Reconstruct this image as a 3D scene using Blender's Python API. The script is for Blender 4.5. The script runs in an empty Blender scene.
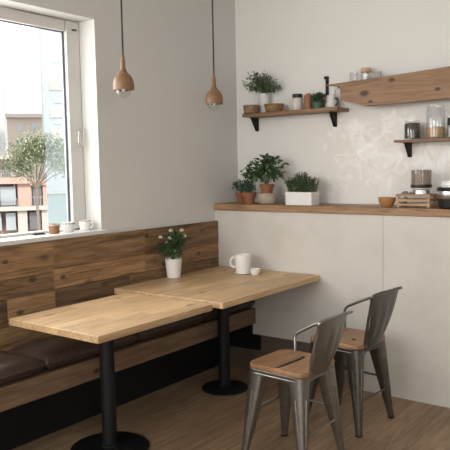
import bpy, bmesh, math, random
from mathutils import Vector, Matrix, noise
S = bpy.context.scene
C = S.collection
PI = math.pi

# ------------------------------------------------------------------ camera
cam = bpy.data.cameras.new('camera')
cam_o = bpy.data.objects.new('camera', cam); C.objects.link(cam_o)
cam.sensor_width = 36; cam.sensor_fit = 'HORIZONTAL'
cam.lens = 663.95 / 450 * 36
cam.clip_start = .05; cam.clip_end = 400
yaw, pit, roll = .6489, -.0868, -.0185
F = Vector((-math.sin(yaw)*math.cos(pit), math.cos(yaw)*math.cos(pit), math.sin(pit)))
R = Vector((math.cos(yaw), math.sin(yaw), 0)); U = R.cross(F)
R2 = R*math.cos(roll) + U*math.sin(roll); U2 = -R*math.sin(roll) + U*math.cos(roll)
M = Matrix((R2, U2, -F)).transposed().to_4x4()
M.translation = Vector((3.1084, -3.9718, 1.496))
cam_o.matrix_world = M
S.camera = cam_o

# ------------------------------------------------------------------ light and exposure
S.view_settings.view_transform = 'Standard'; S.view_settings.look = 'None'
S.view_settings.gamma = 1; S.view_settings.use_curve_mapping = False
S.view_settings.exposure = 0.37
w = bpy.data.worlds.new('sky'); S.world = w; w.use_nodes = True
nt = w.node_tree; nt.nodes.clear()
out = nt.nodes.new('ShaderNodeOutputWorld'); bg = nt.nodes.new('ShaderNodeBackground')
tc = nt.nodes.new('ShaderNodeTexCoord'); sp = nt.nodes.new('ShaderNodeSeparateXYZ'); cr = nt.nodes.new('ShaderNodeValToRGB')
cr.color_ramp.elements[0].position = .45; cr.color_ramp.elements[0].color = (.50, .50, .49, 1)
cr.color_ramp.elements[1].position = .56; cr.color_ramp.elements[1].color = (1, 1, 1, 1)
ma = nt.nodes.new('ShaderNodeMath'); ma.operation = 'MULTIPLY_ADD'; ma.inputs[1].default_value = .5; ma.inputs[2].default_value = .5
nt.links.new(tc.outputs['Generated'], sp.inputs[0]); nt.links.new(sp.outputs['Z'], ma.inputs[0])
nt.links.new(ma.outputs[0], cr.inputs[0]); nt.links.new(cr.outputs[0], bg.inputs[0]); nt.links.new(bg.outputs[0], out.inputs[0])
bg.inputs[1].default_value = 2.0

def area(name, loc, target, sx, sy, power, col=(1, 1, 1)):
    l = bpy.data.lights.new(name, 'AREA'); l.shape = 'RECTANGLE'; l.size = sx; l.size_y = sy
    l.energy = power; l.color = col
    o = bpy.data.objects.new(name, l); C.objects.link(o); o.location = loc
    o.rotation_euler = (Vector(target) - Vector(loc)).to_track_quat('-Z', 'Y').to_euler()
    return o
area('daylight_side_window', (-.25, -2.05, 1.9), (2.2, -1.2, .9), 1.5, 1.1, 19, (1, .985, .96))
area('fill_behind_camera', (1.3, -6.6, 2.3), (2.0, 0, 1.6), 2.6, 1.4, 75, (1, .985, .965))  # unseen fill light added behind the camera
area('fill_right', (5.1, -4.2, 1.9), (0, -1.2, 1.5), 1.8, 1.5, 45, (1, .985, .96))  # added fill to brighten the left wall, no window on this side
sun = bpy.data.lights.new('sun', 'SUN'); sun.energy = 2.8; sun.angle = math.radians(2); sun.color = (1, .95, .88)
so = bpy.data.objects.new('sun', sun); C.objects.link(so)
so.rotation_euler = Vector((-1, .35, -.75)).to_track_quat('-Z', 'Y').to_euler()

# ------------------------------------------------------------------ materials
def newmat(name):
    m = bpy.data.materials.new(name); m.use_nodes = True
    n = m.node_tree; return m, n, n.nodes['Principled BSDF']
def plain(name, col, rough=.6, metal=0, bump=0, scale=60, var=.0, spec=.5):
    m, n, b = newmat(name)
    b.inputs['Base Color'].default_value = (*col, 1); b.inputs['Roughness'].default_value = rough
    b.inputs['Metallic'].default_value = metal; b.inputs['Specular IOR Level'].default_value = spec
    tc = n.nodes.new('ShaderNodeTexCoord'); no = n.nodes.new('ShaderNodeTexNoise')
    no.inputs['Scale'].default_value = scale; no.inputs['Detail'].default_value = 5
    n.links.new(tc.outputs['Object'], no.inputs['Vector'])
    if var:
        cr = n.nodes.new('ShaderNodeValToRGB')
        cr.color_ramp.elements[0].position = .3; cr.color_ramp.elements[1].position = .7
        cr.color_ramp.elements[0].color = (*[c*(1-var) for c in col], 1)
        cr.color_ramp.elements[1].color = (*[min(1, c*(1+var)) for c in col], 1)
        n.links.new(no.outputs[0], cr.inputs[0]); n.links.new(cr.outputs[0], b.inputs['Base Color'])
    if bump:
        bp = n.nodes.new('ShaderNodeBump'); bp.inputs['Strength'].default_value = bump; bp.inputs['Distance'].default_value = .004
        n.links.new(no.outputs[0], bp.inputs['Height']); n.links.new(bp.outputs[0], b.inputs['Normal'])
    return m
def wood(name, dark, light, axis='y', scale=1., rough=.55, knots=.0, tone=False, contrast=1., planks=None, knotscale=3., flat='z', spots=()):
    """grain runs along axis; tone: per-plank colour attribute; planks: (width axis, width) of glued staves"""
    m, n, b = newmat(name); N = n.nodes.new; L = n.links.new
    tc = N('ShaderNodeTexCoord'); mp = N('ShaderNodeMapping')
    L(tc.outputs['Object'], mp.inputs['Vector'])
    k = {'x': (.07, 1, 1), 'y': (1, .07, 1), 'z': (1, 1, .07)}[axis]
    mp.inputs['Scale'].default_value = [q*scale for q in k]
    vec = mp.outputs[0]
    if tone:
        at = N('ShaderNodeAttribute'); at.attribute_name = 'tone'
        ad = N('ShaderNodeVectorMath'); ad.operation = 'MULTIPLY_ADD'
        ad.inputs[1].default_value = (13, 17, 11); L(at.outputs['Color'], ad.inputs[0]); L(vec, ad.inputs[2]); vec = ad.outputs[0]
    n1 = N('ShaderNodeTexNoise'); n1.inputs['Scale'].default_value = 17; n1.inputs['Detail'].default_value = 7; n1.inputs['Roughness'].default_value = .6; n1.inputs['Distortion'].default_value = 1.6
    n2 = N('ShaderNodeTexNoise'); n2.inputs['Scale'].default_value = 90; n2.inputs['Detail'].default_value = 4
    L(vec, n1.inputs['Vector']); L(vec, n2.inputs['Vector'])
    mx = N('ShaderNodeMath'); mx.operation = 'MULTIPLY_ADD'; mx.inputs[1].default_value = .35
    L(n2.outputs[0], mx.inputs[0])
    sc = N('ShaderNodeMath'); sc.operation = 'MULTIPLY'; sc.inputs[1].default_value = .65
    L(n1.outputs[0], sc.inputs[0]); L(sc.outputs[0], mx.inputs[2])
    cr = N('ShaderNodeValToRGB'); cr.color_ramp.elements[0].position = .5-.11/contrast; cr.color_ramp.elements[1].position = .5+.10/contrast
    cr.color_ramp.elements[0].color = (*dark, 1); cr.color_ramp.elements[1].color = (*light, 1)
    L(mx.outputs[0], cr.inputs[0]); col = cr.outputs[0]
    if planks:
        ax, wd = planks
        sp = N('ShaderNodeSeparateXYZ'); L(tc.outputs['Object'], sp.inputs[0])
        dv = N('ShaderNodeMath'); dv.operation = 'DIVIDE'; dv.inputs[1].default_value = wd; L(sp.outputs[ax], dv.inputs[0])
        fl = N('ShaderNodeMath'); fl.operation = 'FLOOR'; L(dv.outputs[0], fl.inputs[0])
        oth = 'XY'.replace(ax, '')
        wn0 = N('ShaderNodeTexWhiteNoise'); wn0.noise_dimensions = '1D'; L(fl.outputs[0], wn0.inputs['W'])
        d2 = N('ShaderNodeMath'); d2.operation = 'MULTIPLY_ADD'; d2.inputs[1].default_value = 1/(wd*8)
        L(sp.outputs[oth], d2.inputs[0]); L(wn0.outputs[0], d2.inputs[2])
        f2 = N('ShaderNodeMath'); f2.operation = 'FLOOR'; L(d2.outputs[0], f2.inputs[0])
        cb = N('ShaderNodeCombineXYZ'); L(fl.outputs[0], cb.inputs[0]); L(f2.outputs[0], cb.inputs[1])
        wn = N('ShaderNodeTexWhiteNoise'); wn.noise_dimensions = '3D'; L(cb.outputs[0], wn.inputs['Vector'])
        mr = N('ShaderNodeMapRange'); mr.inputs[3].default_value = .82; mr.inputs[4].default_value = 1.14; L(wn.outputs[0], mr.inputs[0])
        # narrow joint
        fr = N('ShaderNodeMath'); fr.operation = 'FRACT'; L(dv.outputs[0], fr.inputs[0])
        gt = N('ShaderNodeMath'); gt.operation = 'GREATER_THAN'; gt.inputs[1].default_value = .012 if wd > .1 else .0; L(fr.outputs[0], gt.inputs[0])
        m3 = N('ShaderNodeMapRange'); m3.inputs[3].default_value = .72; m3.inputs[4].default_value = 1; L(gt.outputs[0], m3.inputs[0])
        mm = N('ShaderNodeMath'); mm.operation = 'MULTIPLY'; L(mr.outputs[0], mm.inputs[0]); L(m3.outputs[0], mm.inputs[1])
        vm = N('ShaderNodeVectorMath'); vm.operation = 'SCALE'; L(col, vm.inputs[0]); L(mm.outputs[0], vm.inputs['Scale']); col = vm.outputs[0]
    if tone:
        mr = N('ShaderNodeMapRange'); mr.inputs[3].default_value = .45; mr.inputs[4].default_value = 1.6
        sr_ = N('ShaderNodeSeparateColor'); L(at.outputs['Color'], sr_.inputs[0]); L(sr_.outputs[0], mr.inputs[0])
        vm = N('ShaderNodeVectorMath'); vm.operation = 'SCALE'; L(col, vm.inputs[0]); L(mr.outputs[0], vm.inputs['Scale']); col = vm.outputs[0]
    if knots:
        vo = N('ShaderNodeTexVoronoi'); vo.voronoi_dimensions = '2D'; vo.inputs['Scale'].default_value = knotscale
        sx_ = N('ShaderNodeSeparateXYZ'); L(tc.outputs['Object'], sx_.inputs[0]); cx_ = N('ShaderNodeCombineXYZ')
        a1, a2 = [q for q in 'xyz' if q != flat]
        for q_, a_ in enumerate((a1, a2)):
            mq = N('ShaderNodeMath'); mq.operation = 'MULTIPLY'; mq.inputs[1].default_value = .55 if a_ == axis else 1
            L(sx_.outputs[a_.upper()], mq.inputs[0]); L(mq.outputs[0], cx_.inputs[q_])
        nz = N('ShaderNodeTexNoise'); nz.inputs['Scale'].default_value = 30; L(tc.outputs['Object'], nz.inputs['Vector'])
        av = N('ShaderNodeVectorMath'); av.operation = 'MULTIPLY_ADD'; av.inputs[1].default_value = (.015, .015, .015)
        L(nz.outputs[1], av.inputs[0]); L(cx_.outputs[0], av.inputs[2]); L(av.outputs[0], vo.inputs['Vector'])
        mk = N('ShaderNodeMapRange'); mk.inputs[1].default_value = .025; mk.inputs[2].default_value = .075; mk.inputs[3].default_value = 1-knots; mk.inputs[4].default_value = 1
        L(vo.outputs['Distance'], mk.inputs[0])
        vm = N('ShaderNodeVectorMath'); vm.operation = 'SCALE'; L(col, vm.inputs[0]); L(mk.outputs[0], vm.inputs['Scale']); col = vm.outputs[0]
    for (su, sv, sr) in spots:                     # single knots at their own places on the board
        a1, a2 = [q for q in 'xyz' if q != flat]
        mp3 = N('ShaderNodeMapping'); mp3.vector_type = 'POINT'
        sc3 = {a1: 1/sr, a2: 1/sr, flat: 0}; sc3[axis] *= .6
        mp3.inputs['Scale'].default_value = [sc3[q] for q in 'xyz']
        mp3.inputs['Location'].default_value = [{a1: -su*sc3[a1], a2: -sv*sc3[a2], flat: 0}[q] for q in 'xyz']
        L(tc.outputs['Object'], mp3.inputs[0]); ln_ = N('ShaderNodeVectorMath'); ln_.operation = 'LENGTH'; L(mp3.outputs[0], ln_.inputs[0])
        mr3 = N('ShaderNodeMapRange'); mr3.inputs[1].default_value = .6; mr3.inputs[2].default_value = 1.25; mr3.inputs[3].default_value = .3; mr3.inputs[4].default_value = 1
        L(ln_.outputs['Value'], mr3.inputs[0])
        vm = N('ShaderNodeVectorMath'); vm.operation = 'SCALE'; L(col, vm.inputs[0]); L(mr3.outputs[0], vm.inputs['Scale']); col = vm.outputs[0]
    L(col, b.inputs['Base Color']); b.inputs['Roughness'].default_value = rough
    bp = N('ShaderNodeBump'); bp.inputs['Strength'].default_value = .25; bp.inputs['Distance'].default_value = .002
    L(n2.outputs[0], bp.inputs['Height']); L(bp.outputs[0], b.inputs['Normal'])
    return m
def glass(name, tint=(1, 1, 1), gloss=.08, rough=.02):
    m = bpy.data.materials.new(name); m.use_nodes = True; n = m.node_tree; n.nodes.clear()
    o = n.nodes.new('ShaderNodeOutputMaterial'); t = n.nodes.new('ShaderNodeBsdfTransparent'); g = n.nodes.new('ShaderNodeBsdfGlossy')
    t.inputs[0].default_value = (*tint, 1); g.inputs['Roughness'].default_value = rough
    lw = n.nodes.new('ShaderNodeLayerWeight'); lw.inputs[0].default_value = .5; pw = n.nodes.new('ShaderNodeMath'); pw.operation = 'POWER'; pw.inputs[1].default_value = 3
    mu = n.nodes.new('ShaderNodeMath'); mu.operation = 'MULTIPLY_ADD'; mu.inputs[1].default_value = .45; mu.inputs[2].default_value = gloss*.3
    mx = n.nodes.new('ShaderNodeMixShader')
    n.links.new(lw.outputs['Facing'], pw.inputs[0]); n.links.new(pw.outputs[0], mu.inputs[0]); n.links.new(mu.outputs[0], mx.inputs[0])
    n.links.new(t.outputs[0], mx.inputs[1]); n.links.new(g.outputs[0], mx.inputs[2]); n.links.new(mx.outputs[0], o.inputs[0])
    return m
def frosted(name, col, fac):
    m = bpy.data.materials.new(name); m.use_nodes = True; n = m.node_tree; n.nodes.clear()
    o = n.nodes.new('ShaderNodeOutputMaterial'); t = n.nodes.new('ShaderNodeBsdfTransparent'); d = n.nodes.new('ShaderNodeBsdfDiffuse')
    t2 = n.nodes.new('ShaderNodeBsdfTranslucent'); d.inputs[0].default_value = (*col, 1); t2.inputs[0].default_value = (*col, 1)
    m1 = n.nodes.new('ShaderNodeMixShader'); m1.inputs[0].default_value = .5
    m2 = n.nodes.new('ShaderNodeMixShader'); m2.inputs[0].default_value = fac
    n.links.new(d.outputs[0], m1.inputs[1]); n.links.new(t2.outputs[0], m1.inputs[2])
    n.links.new(t.outputs[0], m2.inputs[1]); n.links.new(m1.outputs[0], m2.inputs[2]); n.links.new(m2.outputs[0], o.inputs[0])
    return m
def plaster(name, base, patch, amount, bump=.15, gloss=.35):
    """base plaster with paler worn patches of their own shape"""
    m, n, b = newmat(name); N = n.nodes.new; L = n.links.new
    tc = N('ShaderNodeTexCoord'); a = N('ShaderNodeTexNoise'); a.inputs['Scale'].default_value = 3.2; a.inputs['Detail'].default_value = 7; a.inputs['Roughness'].default_value = .62
    f = N('ShaderNodeTexNoise'); f.inputs['Scale'].default_value = 45; f.inputs['Detail'].default_value = 5
    L(tc.outputs['Object'], a.inputs['Vector']); L(tc.outputs['Object'], f.inputs['Vector'])
    cr = N('ShaderNodeValToRGB'); cr.color_ramp.elements[0].position = .5-amount*.2; cr.color_ramp.elements[1].position = .62-amount*.1
    cr.color_ramp.elements[0].color = (*base, 1); cr.color_ramp.elements[1].color = (*patch, 1)
    L(a.outputs[0], cr.inputs[0]); L(cr.outputs[0], b.inputs['Base Color'])
    bp = N('ShaderNodeBump'); bp.inputs['Strength'].default_value = bump; bp.inputs['Distance'].default_value = .004
    ad = N('ShaderNodeMath'); ad.operation = 'ADD'; L(a.outputs[0], ad.inputs[0]); L(f.outputs[0], ad.inputs[1])
    L(ad.outputs[0], bp.inputs['Height']); L(bp.outputs[0], b.inputs['Normal'])
    rr = N('ShaderNodeMapRange'); rr.inputs[1].default_value = .45; rr.inputs[2].default_value = .6; rr.inputs[3].default_value = .8; rr.inputs[4].default_value = gloss
    L(a.outputs[0], rr.inputs[0]); L(rr.outputs[0], b.inputs['Roughness'])
    return m
def tile_wall(name):
    """painted upper wall; handmade glossy pale tile field with ragged edge between the shelves"""
    m, n, b = newmat(name); N = n.nodes.new; L = n.links.new
    tc = N('ShaderNodeTexCoord'); sp = N('ShaderNodeSeparateXYZ'); L(tc.outputs['Object'], sp.inputs[0])
    a = N('ShaderNodeTexNoise'); a.inputs['Scale'].default_value = 9; a.inputs['Detail'].default_value = 9; a.inputs['Roughness'].default_value = .68; a.inputs['Distortion'].default_value = 1.2
    L(tc.outputs['Object'], a.inputs['Vector'])
    def ramp(o, a0, a1, b0=0., b1=1.):
        r = N('ShaderNodeMapRange'); r.inputs[1].default_value = a0; r.inputs[2].default_value = a1; r.inputs[3].default_value = b0; r.inputs[4].default_value = b1
        L(o, r.inputs[0]); return r.outputs[0]
    def mul(p, q):
        r = N('ShaderNodeMath'); r.operation = 'MULTIPLY'; L(p, r.inputs[0]); L(q, r.inputs[1]); return r.outputs[0]
    field = mul(ramp(sp.outputs['X'], .45, 1.0), ramp(sp.outputs['Z'], 1.93, 1.78))
    field = mul(field, ramp(sp.outputs['Z'], 1.25, 1.55, .35, 1))
    n2 = N('ShaderNodeMath'); n2.operation = 'ADD'; L(a.outputs[0], n2.inputs[0]); n2.inputs[1].default_value = 0
    s = N('ShaderNodeMath'); s.operation = 'MULTIPLY_ADD'; s.inputs[1].default_value = .22; L(field, s.inputs[0]); L(a.outputs[0], s.inputs[2])
    patch = ramp(s.outputs[0], .64, .78); patch = mul(patch, ramp(field, .02, .3))
    base = N('ShaderNodeMix'); base.data_type = 'RGBA'; base.inputs[6].default_value = (.77, .76, .73, 1); base.inputs[7].default_value = (.79, .75, .695, 1); L(field, base.inputs[0])
    mx = N('ShaderNodeMix'); mx.data_type = 'RGBA'; mx.inputs[7].default_value = (.88, .87, .85, 1); L(base.outputs[2], mx.inputs[6]); L(patch, mx.inputs[0])
    L(mx.outputs[2], b.inputs['Base Color'])
    L(ramp(patch, 0, 1, .75, .22), b.inputs['Roughness'])
    bp = N('ShaderNodeBump'); bp.inputs['Distance'].default_value = .006; bp.inputs['Strength'].default_value = .35
    vo = N('ShaderNodeTexVoronoi'); vo.inputs['Scale'].default_value = 14; L(tc.outputs['Object'], vo.inputs['Vector'])
    pm = mul(vo.outputs['Distance'], patch)
    L(pm, bp.inputs['Height']); L(bp.outputs[0], b.inputs['Normal'])
    return m

M_wall = plain('white_wall_paint', (.66, .655, .635), .8, bump=.1, scale=120)
M_tile = tile_wall('upper_wall')
M_half = plaster('half_wall_plaster', (.555, .525, .47), (.605, .575, .525), .8, .15, .6)
M_ceil = plain('ceiling_paint', (.7, .69, .67), .9)
M_frame = plain('window_paint', (.66, .65, .62), .4)
M_reveal = plain('reveal_paint', (.64, .63, .60), .7)
M_gasket = plain('rubber_gasket', (.09, .1, .12), .6)
M_floor = wood('oak_floor', (.205, .130, .074), (.36, .245, .150), 'y', 1.2, .5, .25, planks=('X', .17), knotscale=1.6)
M_table = wood('oak_tabletop', (.44, .275, .135), (.70, .485, .275), 'y', 1.3, .45, .5, contrast=.8, planks=('X', .09), knotscale=3.)
M_ledge = wood('ledge_oak', (.19, .10, .048), (.37, .22, .115), 'x', 1.4, .5, .5, knotscale=5., flat='y')
M_shelf = wood('shelf_pine', (.155, .08, .038), (.31, .18, .095), 'x', 1.4, .55, .6, knotscale=5., flat='y')
M_beam = wood('beam_pine', (.185, .10, .050), (.35, .21, .118), 'x', 1.2, .6, .0, contrast=.75, flat='y', spots=((1.172, 1.965, .021), (1.66, 1.952, .012), (1.36, 2.035, .014), (1.215, 1.908, .010), (2.1, 2.0, .018)))
M_crate = wood('crate_wood', (.32, .20, .115), (.5, .34, .21), 'x', 2, .6)
KN = ((-1.70, .89, .018), (-1.79, .72, .015), (-1.49, .875, .014), (-.24, .87, .013), (-.62, .84, .010), (-.78, 1.05, .013), (-1.87, 1.01, .012))
M_plank = wood('reclaimed_planks', (.10, .054, .024), (.345, .205, .10), 'y', 1.1, .65, .45, contrast=.85, tone=True, knotscale=3.1, flat='x', spots=KN)
M_bench = wood('bench_pine', (.11, .066, .036), (.21, .13, .075), 'y', 1.2, .6, .8, knotscale=4., flat='x')
M_skirt = wood('brown_skirting', (.09, .065, .045), (.14, .10, .075), 'x', 1.2, .6)
M_seat = wood('seat_elm', (.185, .088, .038), (.345, .182, .086), 'y', 2.2, .4, .2, planks=('X', .12))
M_lampwood = wood('turned_walnut', (.15, .080, .038), (.27, .15, .075), 'z', 3., .45)
M_bowlwood = wood('bowl_wood', (.13, .075, .04), (.30, .19, .11), 'x', 4., .5)
M_bowlwood2 = wood('olive_wood', (.09, .045, .02), (.42, .24, .11), 'x', 6., .45, contrast=1.5)
M_leather = plain('brown_leather', (.052, .033, .026), .36, bump=.3, scale=70, var=.35)
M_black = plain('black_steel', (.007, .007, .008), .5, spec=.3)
M_blackpl = plain('black_plastic', (.012, .012, .013), .35)
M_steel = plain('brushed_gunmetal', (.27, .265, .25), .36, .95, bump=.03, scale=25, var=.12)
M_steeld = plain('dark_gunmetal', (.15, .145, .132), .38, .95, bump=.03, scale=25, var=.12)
M_chrome = plain('stainless_steel', (.6, .6, .6), .28, 1)
M_white = plain('white_ceramic', (.80, .79, .76), .3)
M_whitem = plain('white_matte_pot', (.78, .77, .75), .6, bump=.2, scale=40)
M_cream = plain('speckled_stoneware', (.50, .45, .38), .6, var=.25, scale=60)
M_creamcup = plain('cream_stoneware_cup', (.62, .56, .50), .45, var=.1, scale=90)
M_terra = plain('terracotta', (.27, .105, .052), .8, bump=.3, scale=50, var=.2)
M_stone = plain('tan_stone_bowl', (.40, .33, .25), .7, var=.18, scale=25, bump=.2)
M_amber = plain('honey_wood', (.42, .20, .07), .45, var=.15, scale=20)
M_brownc = plain('brown_clay', (.26, .12, .055), .55, var=.15, scale=40)
M_soil = plain('soil', (.03, .02, .012), .95, bump=.5)
M_cord = plain('dark_cord', (.035, .033, .033), .7)
M_bulb = glass('bulb_glass', (.97, .97, .97), .3, .05)
M_bulbin = plain('bulb_socket', (.75, .74, .7), .4)
M_pane = glass('window_glass', (.985, .99, .99), .03)
M_tint = frosted('pale_blue_reflection', (.72, .82, .86), .12)  # sheet colour standing in for the window's bluish reflection
M_teal = frosted('pale_teal_reflection', (.56, .65, .66), .75)  # lower, denser part of the same painted reflection
M_jar = glass('jar_glass', (.975, .98, .98), .25, .05)
M_beans = plain('dark_beans', (.035, .022, .018), .5, bump=1, scale=120, var=.5)
M_oats = plain('golden_grain', (.50, .30, .13), .7, bump=.8, scale=140, var=.15)
M_pasta = plain('brown_seed_mix', (.27, .19, .14), .6, bump=1, scale=90, var=.6)
M_greenpot = plain('dark_green_glaze', (.045, .10, .055), .35, var=.3, scale=60)
M_petal = plain('white_petal', (.85, .84, .76), .6)
M_yolk = plain('flower_centre', (.7, .6, .2), .7)
def leafmat(name, a, b_):
    m, n, b = newmat(name); N = n.nodes.new; L = n.links.new
    at = N('ShaderNodeAttribute'); at.attribute_name = 'tone'
    cr = N('ShaderNodeValToRGB'); cr.color_ramp.elements[0].color = (*a, 1); cr.color_ramp.elements[1].color = (*b_, 1)
    L(at.outputs['Fac'], cr.inputs[0]); L(cr.outputs[0], b.inputs['Base Color']); b.inputs['Roughness'].default_value = .5
    return m
M_leaf = leafmat('deep_green_leaf', (.022, .052, .018), (.10, .165, .065))
M_herb = leafmat('herb_leaf', (.035, .065, .025), (.16, .21, .09))
M_grey = leafmat('grey_green_leaf', (.05, .085, .045), (.20, .25, .14))
M_blue = leafmat('blue_green_leaf', (.022, .06, .04), (.09, .16, .10))
M_tree = leafmat('tree_leaf', (.14, .18, .085), (.36, .39, .25))
M_stem = plain('green_stem', (.07, .12, .04), .6)
M_bark = plain('bark', (.2, .16, .125), .9)

# ------------------------------------------------------------------ mesh helpers
def obj(name, bm, mat, parent=None, smooth=True, bevel=0, kind=None, seg=2, loc=None):
    bmesh.ops.remove_doubles(bm, verts=bm.verts, dist=1e-6)
    bmesh.ops.recalc_face_normals(bm, faces=bm.faces)
    me = bpy.data.meshes.new(name); bm.to_mesh(me); bm.free()
    me.materials.append(mat)
    o = bpy.data.objects.new(name, me); C.objects.link(o)
    if smooth:
        me.polygons.foreach_set('use_smooth', [True]*len(me.polygons)); me.update()
        try: me.set_sharp_from_angle(angle=math.radians(38))
        except Exception: pass
    if bevel:
        b = o.modifiers.new('bevel', 'BEVEL'); b.width = bevel; b.segments = seg; b.limit_method = 'ANGLE'
    if parent is not None: o.parent = parent
    if kind: o['kind'] = kind
    if loc is not None: o.location = loc
    return o
def thing(name, label, cat, loc=(0, 0, 0), rz=0, group=None):
    o = bpy.data.objects.new(name, None); C.objects.link(o); o.location = loc; o.rotation_euler = (0, 0, rz)
    o.empty_display_size = .05
    return tag(o, label, cat, group)
def tag(o, label, cat, group=None):
    o['label'] = label; o['category'] = cat
    if group: o['group'] = group
    return o
def NB(): return bmesh.new()
def box(bm, x0, x1, y0, y1, z0, z1):
    vs = [bm.verts.new((x, y, z)) for z in (z0, z1) for y in (y0, y1) for x in (x0, x1)]
    return [bm.faces.new([vs[i] for i in f]) for f in ((0, 2, 3, 1), (4, 5, 7, 6), (0, 1, 5, 4), (2, 6, 7, 3), (0, 4, 6, 2), (1, 3, 7, 5))]
def lathe(bm, prof, n=32, c=(0, 0), close=False):
    """prof: list of (r, z) from the outside bottom round to the inside; r=0 ends close"""
    rings = []
    for r, z in prof:
        if r < 1e-6: rings.append([bm.verts.new((c[0], c[1], z))])
        else: rings.append([bm.verts.new((c[0]+r*math.cos(2*PI*i/n), c[1]+r*math.sin(2*PI*i/n), z)) for i in range(n)])
    pairs = list(zip(rings, rings[1:]))
    if close: pairs.append((rings[-1], rings[0]))
    for a, b in pairs:
        for i in range(n):
            j = (i+1) % n
            if len(a) == 1 and len(b) == 1: continue
            if len(a) == 1: bm.faces.new((a[0], b[j], b[i]))
            elif len(b) == 1: bm.faces.new((a[i], a[j], b[0]))
            else: bm.faces.new((a[i], a[j], b[j], b[i]))
def tube(bm, pts, r, n=10, r1=None, cap=True):
    pts = [Vector(p) for p in pts]; rings = []
    up = None
    for i, p in enumerate(pts):
        t = (pts[min(i+1, len(pts)-1)] - pts[max(i-1, 0)]).normalized()
        if up is None: up = t.orthogonal().normalized()
        up = (up - t*up.dot(t)).normalized(); s = t.cross(up)
        rr = r if r1 is None else r + (r1-r)*i/(len(pts)-1)
        rings.append([bm.verts.new(p + up*rr*math.cos(2*PI*k/n) + s*rr*math.sin(2*PI*k/n)) for k in range(n)])
    for a, b in zip(rings, rings[1:]):
        for k in range(n): bm.faces.new((a[k], a[(k+1) % n], b[(k+1) % n], b[k]))
    if cap: bm.faces.new(rings[0][::-1]); bm.faces.new(rings[-1])
def smooth_path(pts, k=6):
    pts = [Vector(p) for p in pts]; P = [2*pts[0]-pts[1]] + pts + [2*pts[-1]-pts[-2]]; out = []
    for i in range(1, len(P)-2):
        a, b, c, d = P[i-1:i+3]
        for j in range(k):
            t = j/k
            out.append(.5*((2*b)+(c-a)*t+(2*a-5*b+4*c-d)*t*t+(3*b-a-3*c+d)*t**3))
    return out + [pts[-1]]
def prism(bm, poly, fn, d0, d1):
    """poly of 2D points; fn(u, v, d) -> 3D"""
    a = [bm.verts.new(fn(u, v, d0)) for u, v in poly]; b = [bm.verts.new(fn(u, v, d1)) for u, v in poly]
    n = len(poly); bm.faces.new(a); bm.faces.new(b[::-1])
    for i in range(n): bm.faces.new((a[i], b[i], b[(i+1) % n], a[(i+1) % n]))
def leaf(bm, lay, p, d, up, L, W, tone, fold=.25):
    d = d.normalized(); s = d.cross(up)
    if s.length < 1e-3: s = d.orthogonal()
    s.normalize(); u = s.cross(d)
    pr = [(0, 0), (.25, .8), (.55, 1), (.85, .55), (1, 0)]
    mid = [bm.verts.new(p + d*L*t - u*L*.25*t*t) for t, _ in pr]
    for sg in (1, -1):
        prev = None
        for i, (t, wv) in enumerate(pr):
            if wv == 0: e = mid[i]
            else: e = bm.verts.new(p + d*L*t - u*L*.25*t*t + s*sg*W*.5*wv + u*W*fold*wv)
            if prev is not None:
                vs = []
                for v in (mid[i-1], prev, e, mid[i]):
                    if v not in vs: vs.append(v)
                if len(vs) >= 3:
                    f = bm.faces.new(vs)
                    for l in f.loops: l[lay] = (tone, tone, tone, 1)
            prev = e
def tonelayer(bm): return bm.loops.layers.float_color.new('tone')
def rounded_rect(hx, hy, r, k=5):
    pts = []
    for cx, cy, a0 in ((hx-r, hy-r, 0), (-hx+r, hy-r, 90), (-hx+r, -hy+r, 180), (hx-r, -hy+r, 270)):
        for i in range(k+1):
            a = math.radians(a0+90*i/k); pts.append((cx+r*math.cos(a), cy+r*math.sin(a)))
    return pts

# ------------------------------------------------------------------ the setting
XR, YF, ZC = 5.2, -6.9, 2.95
WY0, WY1, WZ0, WZ1 = -3.3, -1.149, 1.095, 2.409
D = .3087; HL = 1.2216; LT = .0487
def struct(name, bm, mat, parent=None, **k):
    o = obj(name, bm, mat, parent, smooth=False, **k)
    if parent is None: o['kind'] = 'structure'
    return o
b = NB(); box(b, -.3, XR, YF, D+.2, -.12, 0); struct('floor', b, M_floor)
b = NB(); box(b, -.3, XR+.15, YF, D+.2, ZC, ZC+.15); struct('ceiling', b, M_ceil)
b = NB()
box(b, -.25, 0, YF, D, 0, WZ0); box(b, -.25, 0, YF, D, WZ1, ZC)
box(b, -.25, 0, YF, WY0, WZ0, WZ1); box(b, -.25, 0, WY1, D, WZ0, WZ1)
struct('wall_left', b, M_wall)
b = NB(); box(b, -.25, XR, D, D+.2, 0, ZC); struct('wall_back', b, M_tile)
b = NB(); box(b, XR, XR+.15, YF, D+.2, 0, ZC); struct('wall_right', b, M_wall)
b = NB(); box(b, -.3, XR+.15, YF-.2, YF, -.12, 1.0); box(b, -.3, XR+.15, YF-.2, YF, 2.75, ZC+.15); box(b, -.3, .4, YF-.2, YF, 1.0, 2.75); box(b, 4.6, XR+.15, YF-.2, YF, 1.0, 2.75); struct('wall_front', b, M_wall)
b = NB(); box(b, 0, 1.3615, 0, D, 0, HL-LT); box(b, 1.3645, XR, 0, D, 0, HL-LT); box(b, 1.36, 1.366, .004, D, 0, HL-LT)
struct('trim_1', b, M_half)
b = NB(); box(b, .417, 1.17, -.012, 0, 0, .262); box(b, 0, .417, -.0028, 0, 0, .255); struct('baseboard_back', b, M_skirt)
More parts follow.
